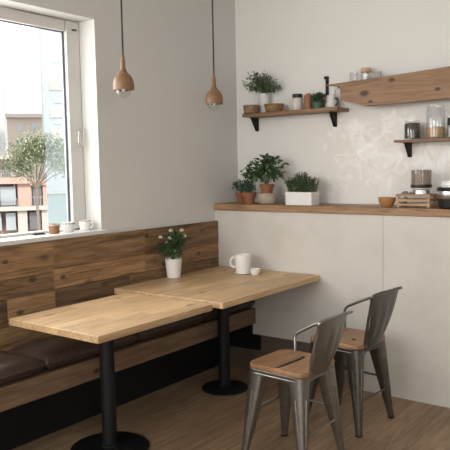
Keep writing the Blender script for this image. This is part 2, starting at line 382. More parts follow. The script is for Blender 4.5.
# window: reveal lining, sill, sash frame, gasket, pane, handle
b = NB()
f = .003
box(b, -.25, -.201, WY1-.05, WY1-f, WZ0, WZ1-.001)           # outer stile
box(b, -.20, -.14, -1.252, WY1-.003, 1.13, WZ1-.004)           # right stile
box(b, -.20, -.14, WY0, -1.262, 2.338, WZ1-.004)              # top rail
box(b, -.25, -.201, WY0, WY1-.06, 2.36, WZ1-.001)                      # outer head
box(b, -.20, -.14, WY0, -1.262, 1.1225, 1.136)                # bottom rail
box(b, -.20, -.14, WY0+.01, WY0+.12, 1.128, WZ1-.02)
win = struct('window_1', b, M_frame, bevel=.003)
b = NB(); box(b, -.176, -.166, -1.264, -1.246, 1.136, 2.345); box(b, -.176, -.166, WY0+.1, -1.26, 2.332, 2.344)
obj('gasket', b, M_gasket, win, smooth=False)
b = NB(); box(b, -.173, -.169, WY0+.1, -1.252, 1.137, 2.34); obj('pane', b, M_pane, win, smooth=False)
b = NB()
tube(b, smooth_path([(-.14, -1.175, 1.745), (-.108, -1.175, 1.745), (-.106, -1.175, 1.70), (-.106, -1.178, 1.655), (-.108, -1.2, 1.64), (-.106, -1.216, 1.655), (-.106, -1.216, 1.70), (-.108, -1.205, 1.735), (-.108, -1.178, 1.745)], 5), .0045)
tube(b, [(-.14, -1.19, 1.64), (-.106, -1.19, 1.64)], .004)
obj('handle', b, plain('handle_metal', (.6, .59, .56), .4, .5), win)
b = NB()
for yy in (-1.205, -1.19): tube(b, [(-.142, yy, 2.352), (-.122, yy, 2.352)], .005)
obj('hinge_cap', b, M_blackpl, win)
b = NB(); box(b, -.25, .022, WY0, WY1+.035, WZ0, 1.1215); struct('trim_2', b, M_frame, bevel=.004)
b = NB(); box(b, -.128, .0005, WY1-.002, WY1+.001, 1.12, WZ1); box(b, -.128, .0005, WY0, WY1, WZ1-.002, WZ1+.001); struct('trim_3', b, M_reveal)

# ------------------------------------------------------------------ ledge on the half wall and wall shelves
b = NB(); box(b, .0, 3.6, -.014, D-.002, HL-LT, HL)
tag(obj('wooden_ledge', b, M_ledge, smooth=False, bevel=.003), 'long thick oak ledge capping the pale half wall, carrying potted plants', 'ledge')
def bracket(parent, x, zt, depth=.14, h=.12):
    """black folded steel bracket: wall strap, arm and tapering web"""
    b = NB()
    box(b, x-.014, x+.014, D-.008, D-.0005, zt-h, zt)
    box(b, x-.014, x+.014, D-depth, D-.001, zt-.006, zt)
    prism(b, [(D-.006, zt-.004), (D-depth+.005, zt-.004), (D-depth+.012, zt-.02), (D-.02, zt-h+.004), (D-.006, zt-h)], lambda u, v, d: (d, u, v), x-.009, x+.009)
    return obj('bracket', b, M_black, parent, smooth=False, bevel=.002)
YS = D-.18
sh = thing('wall_shelf', 'upper left pine shelf holding bushy plant, wooden bowls and cups', 'shelf', (.6, D, 1.88))
b = NB(); box(b, .178-.6, .972-.6, -.18, -.001, -.013, .012)
obj('shelf_board', b, M_shelf, sh, smooth=False, bevel=.002)
for x in (.195, .865):
    br = bracket(None, x, 1.867, .085, .10); br.parent = sh; br.location = (-.6, -D, -1.88)
b = NB(); box(b, .79-.6, .815-.6, -.008, -.0005, .10, .245); box(b, .79-.6, .815-.6, -.03, -.006, .225, .245)
obj('hanging_strap', b, M_black, sh, smooth=False, bevel=.002)
b = NB(); box(b, .83-.6, .865-.6, -.012, -.0005, .08, .15); obj('wall_plate', b, M_white, sh, smooth=False, bevel=.002)

# the long slanting pine beam board
b = NB()
poly = [(.868, 2.044), (1.40, 2.065), (1.9, 2.090), (2.6, 2.125), (2.6, 1.905), (1.9, 1.893), (1.184, 1.881), (.996, 1.931), (.994, 2.022)]
prism(b, poly, lambda u, v, d: (u, d, v), D-.18, D-.135)
box(b, 1.25, 1.29, D-.135, D-.0005, 1.95, 2.03); box(b, 2.1, 2.14, D-.135, D-.0005, 1.95, 2.03)
tag(obj('beam_board', b, M_beam, smooth=False, bevel=.0015), 'long knotty pine board mounted on the wall at upper right', 'wooden board')

sh2 = thing('wall_shelf', 'short thin pine shelf at right carrying glass storage jars', 'shelf', (1.7, D, 1.64))
b = NB(); box(b, 1.376-1.7, 2.5-1.7, -.18, -.001, -.006, .010)
obj('shelf_board', b, M_shelf, sh2, smooth=False, bevel=.002)
for x in (1.38+.035, 2.2):
    br = bracket(None, x, 1.634, .085, .095); br.parent = sh2; br.location = (-1.7, -D, -1.64)

# ------------------------------------------------------------------ bench
bench = thing('bench', 'built-in wooden bench of mixed brown planks along the window wall', 'bench', (.2, -1.5, 0))
OB = Vector((-.2, 1.5, 0))
random.seed(4)
b = NB(); lay = tonelayer(b)
def plank(y0, y1, z0, z1, t, x1=.030):
    fs = box(b, .004, x1, y0+.0016, y1-.0016, z0+.0013, z1-.0013)
    for f_ in fs:
        for l in f_.loops: l[lay] = (t, (t*7.3) % 1, (t*3.7) % 1, 1)
rowsL = [(1.094, .912, [(-1.548, -3.4, .55)]), (.912, .805, [(-1.548, -1.93, .28), (-1.93, -3.4, .5)]), (.805, .655, [(-1.548, -1.87, .66), (-1.87, -3.4, .1)]), (.655, .47, [(-1.548, -2.4, .45)])]
rowsR = [(1.094, .93, [(-1.548, -.80, .42), (-.80, 0, .30)]), (.93, .812, [(-1.548, -.80, .72), (-.80, 0, .50)]), (.812, .665, [(-1.548, -.95, .08), (-.95, -.3, .3), (-.3, 0, .2)]), (.665, .47, [(-1.548, -.8, .5), (-.8, 0, .35)])]
for z1, z0, segs in rowsL+rowsR:
    for ya, yb, t in segs: plank(yb, ya if ya else -.003, z0, z1, t, .030 + random.uniform(-.002, .002))
o = obj('backboard', b, M_plank, bench, smooth=False, bevel=.0015); o.location = OB
b = NB(); box(b, .345, .366, -3.4, -.002, .3443, .4595)
o = obj('front_board', b, M_bench, bench, smooth=False, bevel=.002); o.location = OB
b = NB(); box(b, .03, .345, -3.4, -.004, .43, .4595)
o = obj('seat_board', b, M_bench, bench, smooth=False); o.location = OB
b = NB(); box(b, .04, .08, -3.4, -.003, .0, .4295); box(b, .02, .34, -.03, -.003, .15, .4295); box(b, .34, .415, -.02, -.0035, .15, .262)  # black boxes stand in for the dark shade under the bench
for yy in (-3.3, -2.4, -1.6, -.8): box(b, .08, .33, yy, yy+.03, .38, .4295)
o = obj('plinth_shade', b, M_black, bench, smooth=False); o.location = OB

def cushion(y0, y1, label):
    hx, hy, h = .168, (y1-y0)/2-.002, .108
    b = NB(); n = 14; m_ = 22; top = {}
    def prof(t): return (1-abs(t)**7)**.5 if abs(t) < 1 else 0
    g = []
    for i in range(n+1):
        row = []
        for j in range(m_+1):
            u = -1+2*i/n; v = -1+2*j/m_
            u = math.copysign(1-(1-abs(u))**1.7, u); v = math.copysign(1-(1-abs(v))**1.7, v)
            e = min(prof(u), prof(v)); cr_ = math.cos(u*PI/2)*math.cos(v*PI/2)
            z = h*.45 + h*.45*e + .012*cr_ + .002*noise.noise(Vector((u*3, v*6+y0*7, 0)))
            row.append((b.verts.new((u*hx, v*hy, z)), b.verts.new((u*hx, v*hy, h*.45-h*.45*e if e > 0 else h*.45))))
        g.append(row)
    for i in range(n):
        for j in range(m_):
            b.faces.new([g[i][j][0], g[i+1][j][0], g[i+1][j+1][0], g[i][j+1][0]])
            b.faces.new([g[i][j][1], g[i][j+1][1], g[i+1][j+1][1], g[i+1][j][1]])
    o = obj('seat_cushion', b, M_leather, loc=(.204, (y0+y1)/2, .4605))
    o.data.set_sharp_from_angle(angle=PI)
    tag(o, label, 'cushion', 'leather cushions on the bench')
    bb = NB(); zz = h*.45
    tube(bb, [(x, y, zz) for x, y in rounded_rect(hx+.0005, hy+.0, .012)]+[(hx+.0005, hy-.012, zz)], .0035, 6)
    obj('piping', bb, M_leather, o)
cushion(-2.62, -1.895, 'dark brown leather bench cushion at the left edge of the photo')
cushion(-1.892, -1.23, 'dark brown leather bench cushion below the front table')
cushion(-1.227, -.60, 'dark brown leather bench cushion between the two tables')
cushion(-.597, -.006, 'dark brown leather bench cushion in the corner behind the far pedestal')

# ------------------------------------------------------------------ tables
def table(x0, x1, y0, y1, px, py, br, label, tilt=0):
    t = thing('pedestal_table', label, 'table', (px, py, 0), 0, 'pedestal tables along the bench')
    b = NB(); box(b, x0-px, x1-px, y0-py, y1-py, .714, .75)
    obj('tabletop', b, M_table, t, smooth=False, bevel=.004)
    b = NB(); lathe(b, [(.039, .018), (.039, .70), (0, .70)], 32); lathe(b, [(.048, .017), (.048, .03), (.039, .036)], 32)
    obj('pole', b, M_black, t)
    b = NB(); lathe(b, [(0, 0), (br-.004, 0), (br, .004), (br, .009), (br-.01, .014), (br*.5, .019), (.03, .023), (0, .023)], 48)
    obj('base', b, M_black, t)
    b = NB(); box(b, -.22, .22, -.025, .025, .702, .7135); box(b, -.025, .025, -.25, .25, .70, .7125); lathe(b, [(.055, .69), (.055, .705)], 24)
    obj('support_plate', b, M_black, t, smooth=False)
    return t
table(.2155, .8804, -1.992, -1.160, .510, -1.605, .21, 'oak pedestal table nearest the camera, its top empty')
table(.046, .908, -1.105, -.004, .432, -.478, .157, 'oak pedestal table against the half wall, with mug and flower pot')

# ------------------------------------------------------------------ chairs
def metal_chair(loc, rz, label, metal, slot, ax, top, hwt):
    t = thing('metal_chair', label, 'chair', loc, rz, 'metal chairs with wooden seats')
    hs = .160; hf = .194; zt = .472
    def leg(sx, sy):
        b = NB(); rings = []
        for k in range(9):
            f_ = k/8; z = zt*(1-f_)
            s = .046*(1-f_) + .0135*f_
            cx = sx*(hs+.002 + (hf-hs)*f_ - s); cy = sy*(hs+.002 + (hf-hs)*f_ - s)
            ring = [b.verts.new((cx+sx*u, cy+sy*v, z)) for u, v in rounded_rect(s, s, s*.5, 3)]
            rings.append(ring)
        n = len(rings[0])
        for a, c_ in zip(rings, rings[1:]):
            for i in range(n): b.faces.new((a[i], a[(i+1) % n], c_[(i+1) % n], c_[i]))
        b.faces.new(rings[0]); b.faces.new(rings[-1][::-1])
        # pressed rib on the two outer faces
        for ax in (0, 1):
            pts = []
            for k in range(7):
                f_ = .22+.5*k/6; z = zt*(1-f_)
                s = .046*(1-f_) + .0135*f_; c0 = hs+.002+(hf-hs)*f_-s
                p = [sx*c0, sy*c0, z]; p[ax] += (sx, sy)[ax]*(s-.001); pts.append(p)
            tube(b, pts, .008, 8, .004)
        o = obj('leg', b, metal, t)
        bb = NB(); q0 = hf+.002-.0145; box(bb, sx*q0-.0155, sx*q0+.0155, sy*q0-.0155, sy*q0+.0155, -.0, .012)
        obj('foot_cap', bb, M_blackpl, o, smooth=False, bevel=.004)
    for sx in (-1, 1):
        for sy in (-1, 1): leg(sx, sy)
    # apron: rim with an arch on each side, under the seat
    b = NB()
    n = 20
    for side in range(4):
        ca, sa = [(1, 0), (0, 1), (-1, 0), (0, -1)][side]
        row = []
        for i in range(n+1):
            u = -1+2*i/n
            zb = .448 - .075*max(0, abs(u)-.35)**1.8*2.6
            for_d = hs - .001
            p = []
            for dd in (for_d, for_d-.004):
                X, Y = u*hs*.93, -dd
                p.append((b.verts.new((X*ca-Y*sa, X*sa+Y*ca, zb)), b.verts.new((X*ca-Y*sa, X*sa+Y*ca, .474))))
            row.append(p)
        for i in range(n):
            (a0, a1), (b0, b1) = row[i]; (c0, c1), (d0, d1) = row[i+1]
            b.faces.new((a0, c0, c1, a1)); b.faces.new((b0, b1, d1, d0)); b.faces.new((a0, b0, d0, c0)); b.faces.new((a1, c1, d1, b1))
    # rolled rim
    rr = rounded_rect(hs+.002, hs+.002, .045, 6); tube(b, [(x, y, .474) for x, y in rr]+[(rr[0][0], rr[0][1], .474)], .0075, 8, cap=False)
    rr = rounded_rect(hs+.001, hs+.001, .045, 6); tube(b, [(x, y, .456) for x, y in rr]+[(rr[0][0], rr[0][1], .456)], .004, 8, cap=False)
    prism(b, rounded_rect(hs, hs, .045, 6), lambda u, v, d: (u, v, d), .470, .477)
    obj('seat_frame', b, metal, t)
    # wooden seat, dished, with rounded corners; front is -x
    b = NB(); o_ = rounded_rect(hs+.012, hs+.012, .06, 8); lv = []
    for sc_, z in ((.96, .478), (1, .482), (1, .498), (.985, .503), (.95, .505), (.7, .503), (.35, .501)):
        lv.append([b.verts.new((x*sc_, y*sc_, z)) for x, y in o_])
    m_ = len(o_)
    for a, c_ in zip(lv, lv[1:]):
        for i in range(m_): b.faces.new((a[i], a[(i+1) % m_], c_[(i+1) % m_], c_[i]))
    b.faces.new(lv[0][::-1]); b.faces.new(lv[-1])
    st = obj('seat', b, M_seat, t)
    b = NB()
    if slot: prism(b, rounded_rect(.0075, .125, .007), lambda u, v, d: (u+.01, v-.03, d), .5005, .5062)
    else: prism(b, rounded_rect(.007, .014, .006), lambda u, v, d: (u+.07, v-.05, d), .5005, .5058)
    obj('handhold_slot', b, M_blackpl, st, smooth=False)
    # splat, leaning back, wider at the top, with pressed flutes
    b = NB(); nu, nv = 16, 14; G = []
    for i in range(nv+1):
        f_ = i/nv; z = .474 + (top-.474)*f_; hw = .092+hwt*f_**1.1; xb = hs+.001 + .085*f_ + .012*math.sin(f_*PI)
        G.append([])
        for j in range(nu+1):
            u = -1+2*j/nu
            fl = .0028*math.cos(u*PI*3.0)*(1 if abs(u) < .85 else 0)*min(1, 4*min(f_, 1-f_))
            G[-1].append((b.verts.new((xb+.016*(1-u*u)+fl, u*hw, z)), b.verts.new((xb+.016*(1-u*u)+fl-.0035, u*hw, z))))
    for i in range(nv):
        for j in range(nu):
            q = [G[i][j], G[i][j+1], G[i+1][j+1], G[i+1][j]]
            b.faces.new([p[0] for p in q]); b.faces.new([p[1] for p in q][::-1])
    for j in range(nu):
        for i in (0, nv): b.faces.new((G[i][j][0], G[i][j+1][0], G[i][j+1][1], G[i][j][1]))
    for i in range(nv):
        for j in (0, nu): b.faces.new((G[i][j][0], G[i+1][j][0], G[i+1][j][1], G[i][j][1]))
    obj('back_splat', b, metal, t)
    # bent tube: up the near edge of the splat, over the top, then forward as the far arm
    xb = hs+.086
    tz = top-.785; xm = (xb+ax)/2
    pts = [(hs+.004, -.094, .474), (hs+.035, -.105-hwt*.35, .58), (xb-.012, -.092-hwt*.9, .745+tz), (xb+.002, -.098-hwt, .785+tz), (xb+.012, -.055-hwt, .796+tz), (xb+.02, 0, .798+tz), (xb+.014, .11, .795+tz), (xb+.006, .160, .790+tz), (xb-.03, .184, .775+tz), (xm+.04, .186, .722+tz), (xm-.04, .186, .694+tz), (ax+.045, .184, .655+tz*1.0-.008), (ax+.008, .182, .632+tz*1.0-.008), (ax-.004, .178, .59+tz*.6), (ax+.004, .168, .53), (ax+.008, .160, .47)]
    b = NB(); tube(b, smooth_path(pts, 5), .0085, 10)
    obj('arm_tube', b, metal, t)
    b = NB()
    za, ra = .245, .17
    tube(b, [(-ra, ra, za), (ra, ra, za)], .007, 8); tube(b, [(-ra, -ra, za), (-ra, ra, za)], .007, 8)
    tube(b, [(ra+.002, -ra, .19), (ra+.002, ra, .19)], .0045, 8)
    obj('stretcher', b, metal, t)
    return t
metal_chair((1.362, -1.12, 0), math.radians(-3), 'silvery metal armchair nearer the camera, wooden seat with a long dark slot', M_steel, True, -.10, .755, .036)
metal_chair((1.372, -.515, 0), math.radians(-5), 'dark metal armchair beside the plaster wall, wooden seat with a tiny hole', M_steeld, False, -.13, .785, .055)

# ------------------------------------------------------------------ pendant lamps
def pendant(x, y, zb, label):
    t = thing('pendant_lamp', label, 'lamp', (x, y, ZC), 0, 'turned wood pendant lamps')
    z = zb-ZC
    b = NB()
    prof = [(.011, .160), (.0125, .157), (.0125, .122), (.015, .110), (.024, .090), (.040, .078), (.051, .056), (.0565, .032), (.057, .010), (.055, .0), (.051, .0), (.053, .03), (.047, .055), (.034, .078), (.012, .10), (.0, .105)]
    lathe(b, [(0, z+.160)]+[(r, z+q) for r, q in prof], 40)
    obj('lamp_shade', b, M_lampwood, t)
    b = NB(); lathe(b, [(0, z+.182), (.006, z+.182), (.0095, z+.175), (.0095, z+.155), (0, z+.155)], 20); obj('cord_grip', b, M_brownc, t)
    b = NB(); tube(b, [(0, 0, z+.18), (.0006, 0, z+.5), (0, 0, -.02)], .0042, 8); tube(b, [(.004, .002, z+.18), (.003, .003, z+.6), (.002, .002, -.02)], .0014, 6)
    obj('cord', b, M_cord, t)
    b = NB(); lathe(b, [(0, -.03), (.045, -.03), (.05, -.02), (.05, 0), (0, 0)], 32); obj('ceiling_rose', b, M_cord, t)
    b = NB(); lathe(b, [(0, z-.042), (.014, z-.040), (.028, z-.031), (.038, z-.016), (.042, z+.0), (.040, z+.02), (.03, z+.045), (.014, z+.07)], 28)
    bu = obj('bulb', b, M_bulb, t)
    b = NB(); lathe(b, [(0, z-.010), (.006, z-.008), (.009, z+.01), (.014, z+.03), (.014, z+.09), (0, z+.09)], 16); obj('bulb_stem', b, M_bulbin, bu)
pendant(.50, -1.410, 1.918, 'turned wood pendant lamp hanging nearer the window')
pendant(.50, -.622, 1.894, 'turned wood pendant lamp hanging nearer the corner')

# ------------------------------------------------------------------ pots, cups, bowls
def pot_mesh(r0, r1, h, rim=.0, t=.004, n=28):
    b = NB(); pr = [(0, 0), (r0, 0)]
    if rim: pr += [(r0+(r1-r0)*(1-rim/h), h-rim), (r1+.003, h-rim), (r1+.004, h)]
    else: pr += [(r0+(r1-r0)*.5, h*.5), (r1, h)]
    pr += [(r1-t, h), (r0-t+(r1-r0)*.8, h*.8), (0, h*.8)]
    lathe(b, pr, n); return b
def soil(parent, r, z):
    b = NB(); lathe(b, [(0, z-.004), (r, z-.004), (r*.9, z+.003), (0, z+.006)], 20); obj('soil', b, M_soil, parent)
def bush(parent, c, rx, ry, rz_, n, L, W, mat, seed, flat=False, droop=0, gaps=0, stems=12, base=None, inner=.35, clip=None, xmin=None, low=.004):
    rnd = random.Random(seed); b = NB(); lay = tonelayer(b); c = Vector(c)
    base = Vector(base) if base else Vector((c[0], c[1], c[2]-rz_))
    sb = NB(); tips = []
    for s in range(stems):
        a = rnd.uniform(0, 2*PI); e = rnd.uniform(-.2, 1.0); rad = rnd.uniform(.75, 1.08)
        d = Vector((math.cos(a)*math.cos(e*PI/2)*rx, math.sin(a)*math.cos(e*PI/2)*ry, math.sin(e*PI/2)*rz_))*rad
        tip = c+d; mid = (base+tip)*.5+Vector((0, 0, .25*rz_)); tips.append((base, mid, tip))
        if clip and tip.y > clip: tip.y = clip
        if xmin is not None and tip.x < xmin: tip.x = xmin
        pts = smooth_path([base, mid, tip], 3); tube(sb, pts, .0016, 4, .0006)
    for i in range(n):
        B0, m_, T_ = tips[i % stems]
        t = inner+(1-inner)*rnd.random()**.7
        p = (1-t)**2*B0+2*t*(1-t)*m_+t*t*T_
        p += Vector([rnd.gauss(0, .12)*q for q in (rx, ry, rz_)])
        d = (p-c); d = Vector((d.x/rx, d.y/ry, d.z/rz_*.7))+Vector([rnd.uniform(-.8, .8) for _ in range(3)])+Vector((0, 0, .2-droop))
        k = rnd.uniform(.65, 1.15)
        q = p+d.normalized()*L*k
        if clip and max(p.y, q.y) > clip: continue
        if xmin is not None and min(p.x, q.x) < xmin: continue
        if q.z < base.z+low: continue
        leaf(b, lay, p, d, Vector((rnd.uniform(-.4, .4), rnd.uniform(-.4, .4), 1)), L*k, W*k, rnd.random()**1.3)
    obj('foliage', b, mat, parent, smooth=False); obj('stems', sb, M_stem, parent)
def cup_mesh(r0, r1, h, t=.003, n=28, foot=0):
    b = NB(); lathe(b, [(0, 0.0), (r0*.85, 0), (r0, .004), (r0+(r1-r0)*.6, h*.5), (r1, h-.001), (r1-t*.5, h), (r1-t, h-.001), (r0-t+(r1-r0)*.5, h*.4), (r0-t, .008), (0, .006)], n); return b
def handle(parent, r, z0, z1, ang, mat, w=.03, th=.005):
    b = NB(); ca, sa = math.cos(ang), math.sin(ang)
    P = [(r-.002, z1), (r+w*.7, z1+.0), (r+w, (z0+z1)/2+.006), (r+w*.75, z0+.006), (r-.002, z0)]
    tube(b, smooth_path([(u*ca, u*sa, z) for u, z in P], 5), th, 8); return obj('handle', b, mat, parent)

# window sill things (sill top 1.1215)
ZS = 1.1217
o = obj('cup', cup_mesh(.024, .026, .047), M_brownc, loc=(-.08, -1.450, ZS)); o.scale = (1.25, 1.25, 1.2); tag(o, 'small plain brown cup on the window sill', 'cup')
rm = NB(); lathe(rm, [(.0262, .040), (.0268, .046), (.0262, .047)], 28); obj('rim_band', rm, M_cream, o)
t = thing('cup', 'white handleless cup with dark rim dots on the window sill', 'cup', (-.08, -1.345, ZS)); t.scale = (1.2, 1.2, 1.15)
obj('body', cup_mesh(.026, .030, .052), M_white, t)
b = NB()
for k in range(12): a = 2*PI*k/12; box(b, .0288*math.cos(a)-.003, .0288*math.cos(a)+.003, .0288*math.sin(a)-.003, .0288*math.sin(a)+.003, .042, .0475)
obj('rim_dots', b, M_blackpl, t, smooth=False)
t = thing('cup', 'white cup with curled side handle on the window sill', 'cup', (-.07, -1.222, ZS)); t.scale = (1.2, 1.2, 1.15)
obj('body', cup_mesh(.025, .030, .054), M_white, t); handle(t, .027, .014, .044, math.radians(20), M_white, .02, .0032)
b = NB(); lathe(b, [(.0302, .050), (.0306, .0535), (.0298, .0545)], 28); obj('rim_band', b, M_brownc, t)
b = NB(); box(b, -.035, .035, -.014, .014, 0, .008); box(b, -.03, .03, -.008, .008, .008, .012)
o = obj('phone_tray', b, M_blackpl, smooth=False, bevel=.002, loc=(-.10, -1.545, ZS)); o.rotation_euler[2] = math.radians(80)
o.name = 'black_dish'; tag(o, 'flat little black dish lying on the sill left of the brown cup', 'dish')

# on the far table
TB = .7502
t = thing('flower_pot', 'tall white pot of small white flowers on the far table', 'potted plant', (.103, -.60, TB))
b = NB(); lathe(b, [(0, 0), (.042, 0), (.046, .004), (.058, .128), (.059, .132), (.055, .132), (.05, .11), (0, .11)], 36); obj('pot', b, M_white, t)
soil(t, .050, .115)
bush(t, (.022, 0, .205), .10, .11, .095, 800, .028, .012, M_leaf, 3, stems=26, base=(0, 0, .11), xmin=-.065)
for q in ((-.045, -.075, .282), (-.01, -.01, .322), (.055, .03, .325), (.07, .04, .285), (.02, -.055, .275), (.0, -.055, .245)):
    fr = random.Random(str(q)); b = NB(); lay = tonelayer(b)
    for k in range(26):
        a = 2.4*k; e = -.5+1.9*k/26; leaf(b, lay, Vector(q), Vector((math.cos(a), math.sin(a), e)), Vector((0, 0, 1)), .016, .010, 1)
    fl = obj('flower', b, M_petal, t, smooth=False); b = NB(); lathe(b, [(0, .0), (.003, .001), (.0025, .004), (0, .005)], 8); c_ = obj('flower_centre', b, M_yolk, fl); c_.location = Vector(q)+Vector((0, 0, .012))
    b = NB(); tube(b, smooth_path([(0, 0, .10), (q[0]*.5, q[1]*.5, .2), q], 4), .0014, 5); obj('flower_stem', b, M_stem, fl)

t = thing('mug', 'tall white mug with a big side handle on the far table', 'mug', (.412, -.215, TB)); t.scale = (1.05, 1.05, 1.03)
b = NB(); lathe(b, [(0, .001), (.046, .001), (.048, .006), (.050, .05), (.055, .108), (.057, .128), (.0565, .130), (.054, .128), (.043, .05), (.038, .012), (0, .010)], 40)
obj('body', b, M_white, t)
handle(t, .046, .042, .106, math.radians(205), M_white, .040, .0075)
b = NB(); lathe(b, [(0, .0), (.050, .0), (.058, .006), (.058, .010), (.048, .006), (0, .004)], 36)
obj('saucer', b, M_white, t)
t2 = obj('small_cup', cup_mesh(.024, .034, .040), M_white, loc=(.520, -.225, TB)); t2.scale = (1.12, 1.12, 1.05); tag(t2, 'tiny white cup beside the tall mug on the far table', 'cup')

# ledge things (top 1.2216)
ZL = HL+.0003
def terracotta(x, y, h, r0, r1, label, group=None):
    t = thing('potted_plant', label, 'potted plant', (x, y, ZL), 0, group); obj('pot', pot_mesh(r0, r1, h, h*.28), M_terra, t); soil(t, r1*.85, h*.86); return t
t = terracotta(.135, .165, .080, .032, .045, 'left small terracotta pot with round blue-green plant, in the ledge corner')
bush(t, (-.005, -.015, .122), .07, .055, .05, 520, .013, .008, M_blue, 11, stems=26, base=(0, 0, .062))
t = terracotta(.262, .085, .084, .036, .052, 'right small terracotta pot with round blue-green plant, beside the stone bowl')
bush(t, (-.008, -.01, .122), .072, .058, .056, 620, .013, .008, M_blue, 12, stems=30, base=(0, 0, .07))
b = NB(); lathe(b, [(0, 0), (.055, 0), (.068, .012), (.074, .035), (.071, .062), (.062, .078), (.056, .078), (.06, .06), (0, .058)], 40)
o = obj('stone_bowl', b, M_stone, loc=(.400, .12, ZL)); tag(o, 'round tan stoneware bowl under the big leafy potted plant', 'bowl')
t = thing('potted_plant', 'big round-leaved plant in terracotta pot standing on the stone bowl', 'potted plant', (.400, .12, ZL+.0785-.020))
obj('pot', pot_mesh(.036, .052, .085, .02), M_terra, t); soil(t, .044, .073)
bush(t, (.0, -.01, .185), .135, .10, .095, 180, .046, .040, M_leaf, 21, stems=20, base=(0, 0, .075), inner=.4, clip=.16)
b = NB(); lay = tonelayer(b); rnd = random.Random(5); sb = NB()
for tipx, tipz in ((-.205, .175), (-.185, .15), (-.165, .20), (-.10, .24), (.02, .29), (.055, .265), (.10, .255), (.14, .215), (.155, .16), (-.12, .125)):
    T_ = Vector((tipx, -.03, tipz)); B_ = Vector((0, 0, .08)); md = (T_+B_)/2+Vector((0, 0, .03)); path = smooth_path([B_, md, T_], 5); tube(sb, path, .002, 5, .001)
    for k in range(4, len(path)):
        d = (path[k]-path[k-1]).normalized()+Vector([rnd.uniform(-.9, .9) for _ in range(3)]); leaf(b, lay, path[k], d, Vector((0, -.5, 1)), rnd.uniform(.03, .046), rnd.uniform(.026, .036), rnd.random())
obj('trailing_leaves', b, M_leaf, t, smooth=False); obj('branch', sb, M_stem, t)

t = thing('herb_planter', 'white rectangular planter box full of green herbs on the ledge', 'potted plant', (.705, .10, ZL))
b = NB(); box(b, -.105, .105, -.045, .065, 0, .090); 
bmesh.ops.delete(b, geom=[max(b.faces, key=lambda f_: f_.calc_center_median().z)], context='FACES')
vs = [b.verts.new(p) for p in ((-.100, -.040, .090), (.100, -.040, .090), (.100, .060, .090), (-.100, .060, .090), (-.100, -.040, .06), (.100, -.040, .06), (.100, .060, .06), (-.100, .060, .06))]
ov = [b.verts.new(p) for p in ((-.105, -.045, .090), (.105, -.045, .090), (.105, .065, .090), (-.105, .065, .090))]
for i in range(4): j = (i+1) % 4; b.faces.new((ov[i], ov[j], vs[j], vs[i])); b.faces.new((vs[i], vs[j], vs[j+4], vs[i+4]))
b.faces.new(vs[4:])
obj('planter', b, M_whitem, t, smooth=False)
b = NB(); box(b, -.099, .099, -.039, .059, .0605, .084); obj('soil', b, M_soil, t, smooth=False)
b = NB(); lay = tonelayer(b); sb = NB(); rnd = random.Random(8)
for s in range(140):
    x, y = rnd.uniform(-.095, .095), rnd.uniform(-.035, .055); h = rnd.uniform(.07, .13)*(1.15-1.6*abs(x-.0)/.2*.5)
    tx, ty = x+rnd.gauss((x-.01)*.25, .012), y+rnd.gauss(0, .012)-.004
    path = smooth_path([(x, y, .08), ((x+tx)/2, (y+ty)/2, .08+h*.6), (tx, ty, .08+h)], 4); tube(sb, path, .0011, 4)
    for k in range(1, len(path)):
        for q in range(2):
            leaf(b, lay, path[k], Vector((rnd.uniform(-1, 1), rnd.uniform(-1, 1), rnd.uniform(.1, 1))), Vector((0, 0, 1)), rnd.uniform(.012, .021), .008, rnd.random())
obj('foliage', b, M_herb, t, smooth=False); obj('stems', sb, M_stem, t)

b = NB(); lathe(b, [(0, 0), (.034, 0), (.038, .004), (.052, .03), (.057, .055), (.0575, .060), (.054, .060), (.048, .03), (.03, .010), (0, .008)], 40)
o = obj('wooden_bowl', b, M_amber, loc=(1.345, .10, ZL)); tag(o, 'small honey coloured bowl alone on the ledge left of the slatted crate', 'bowl')

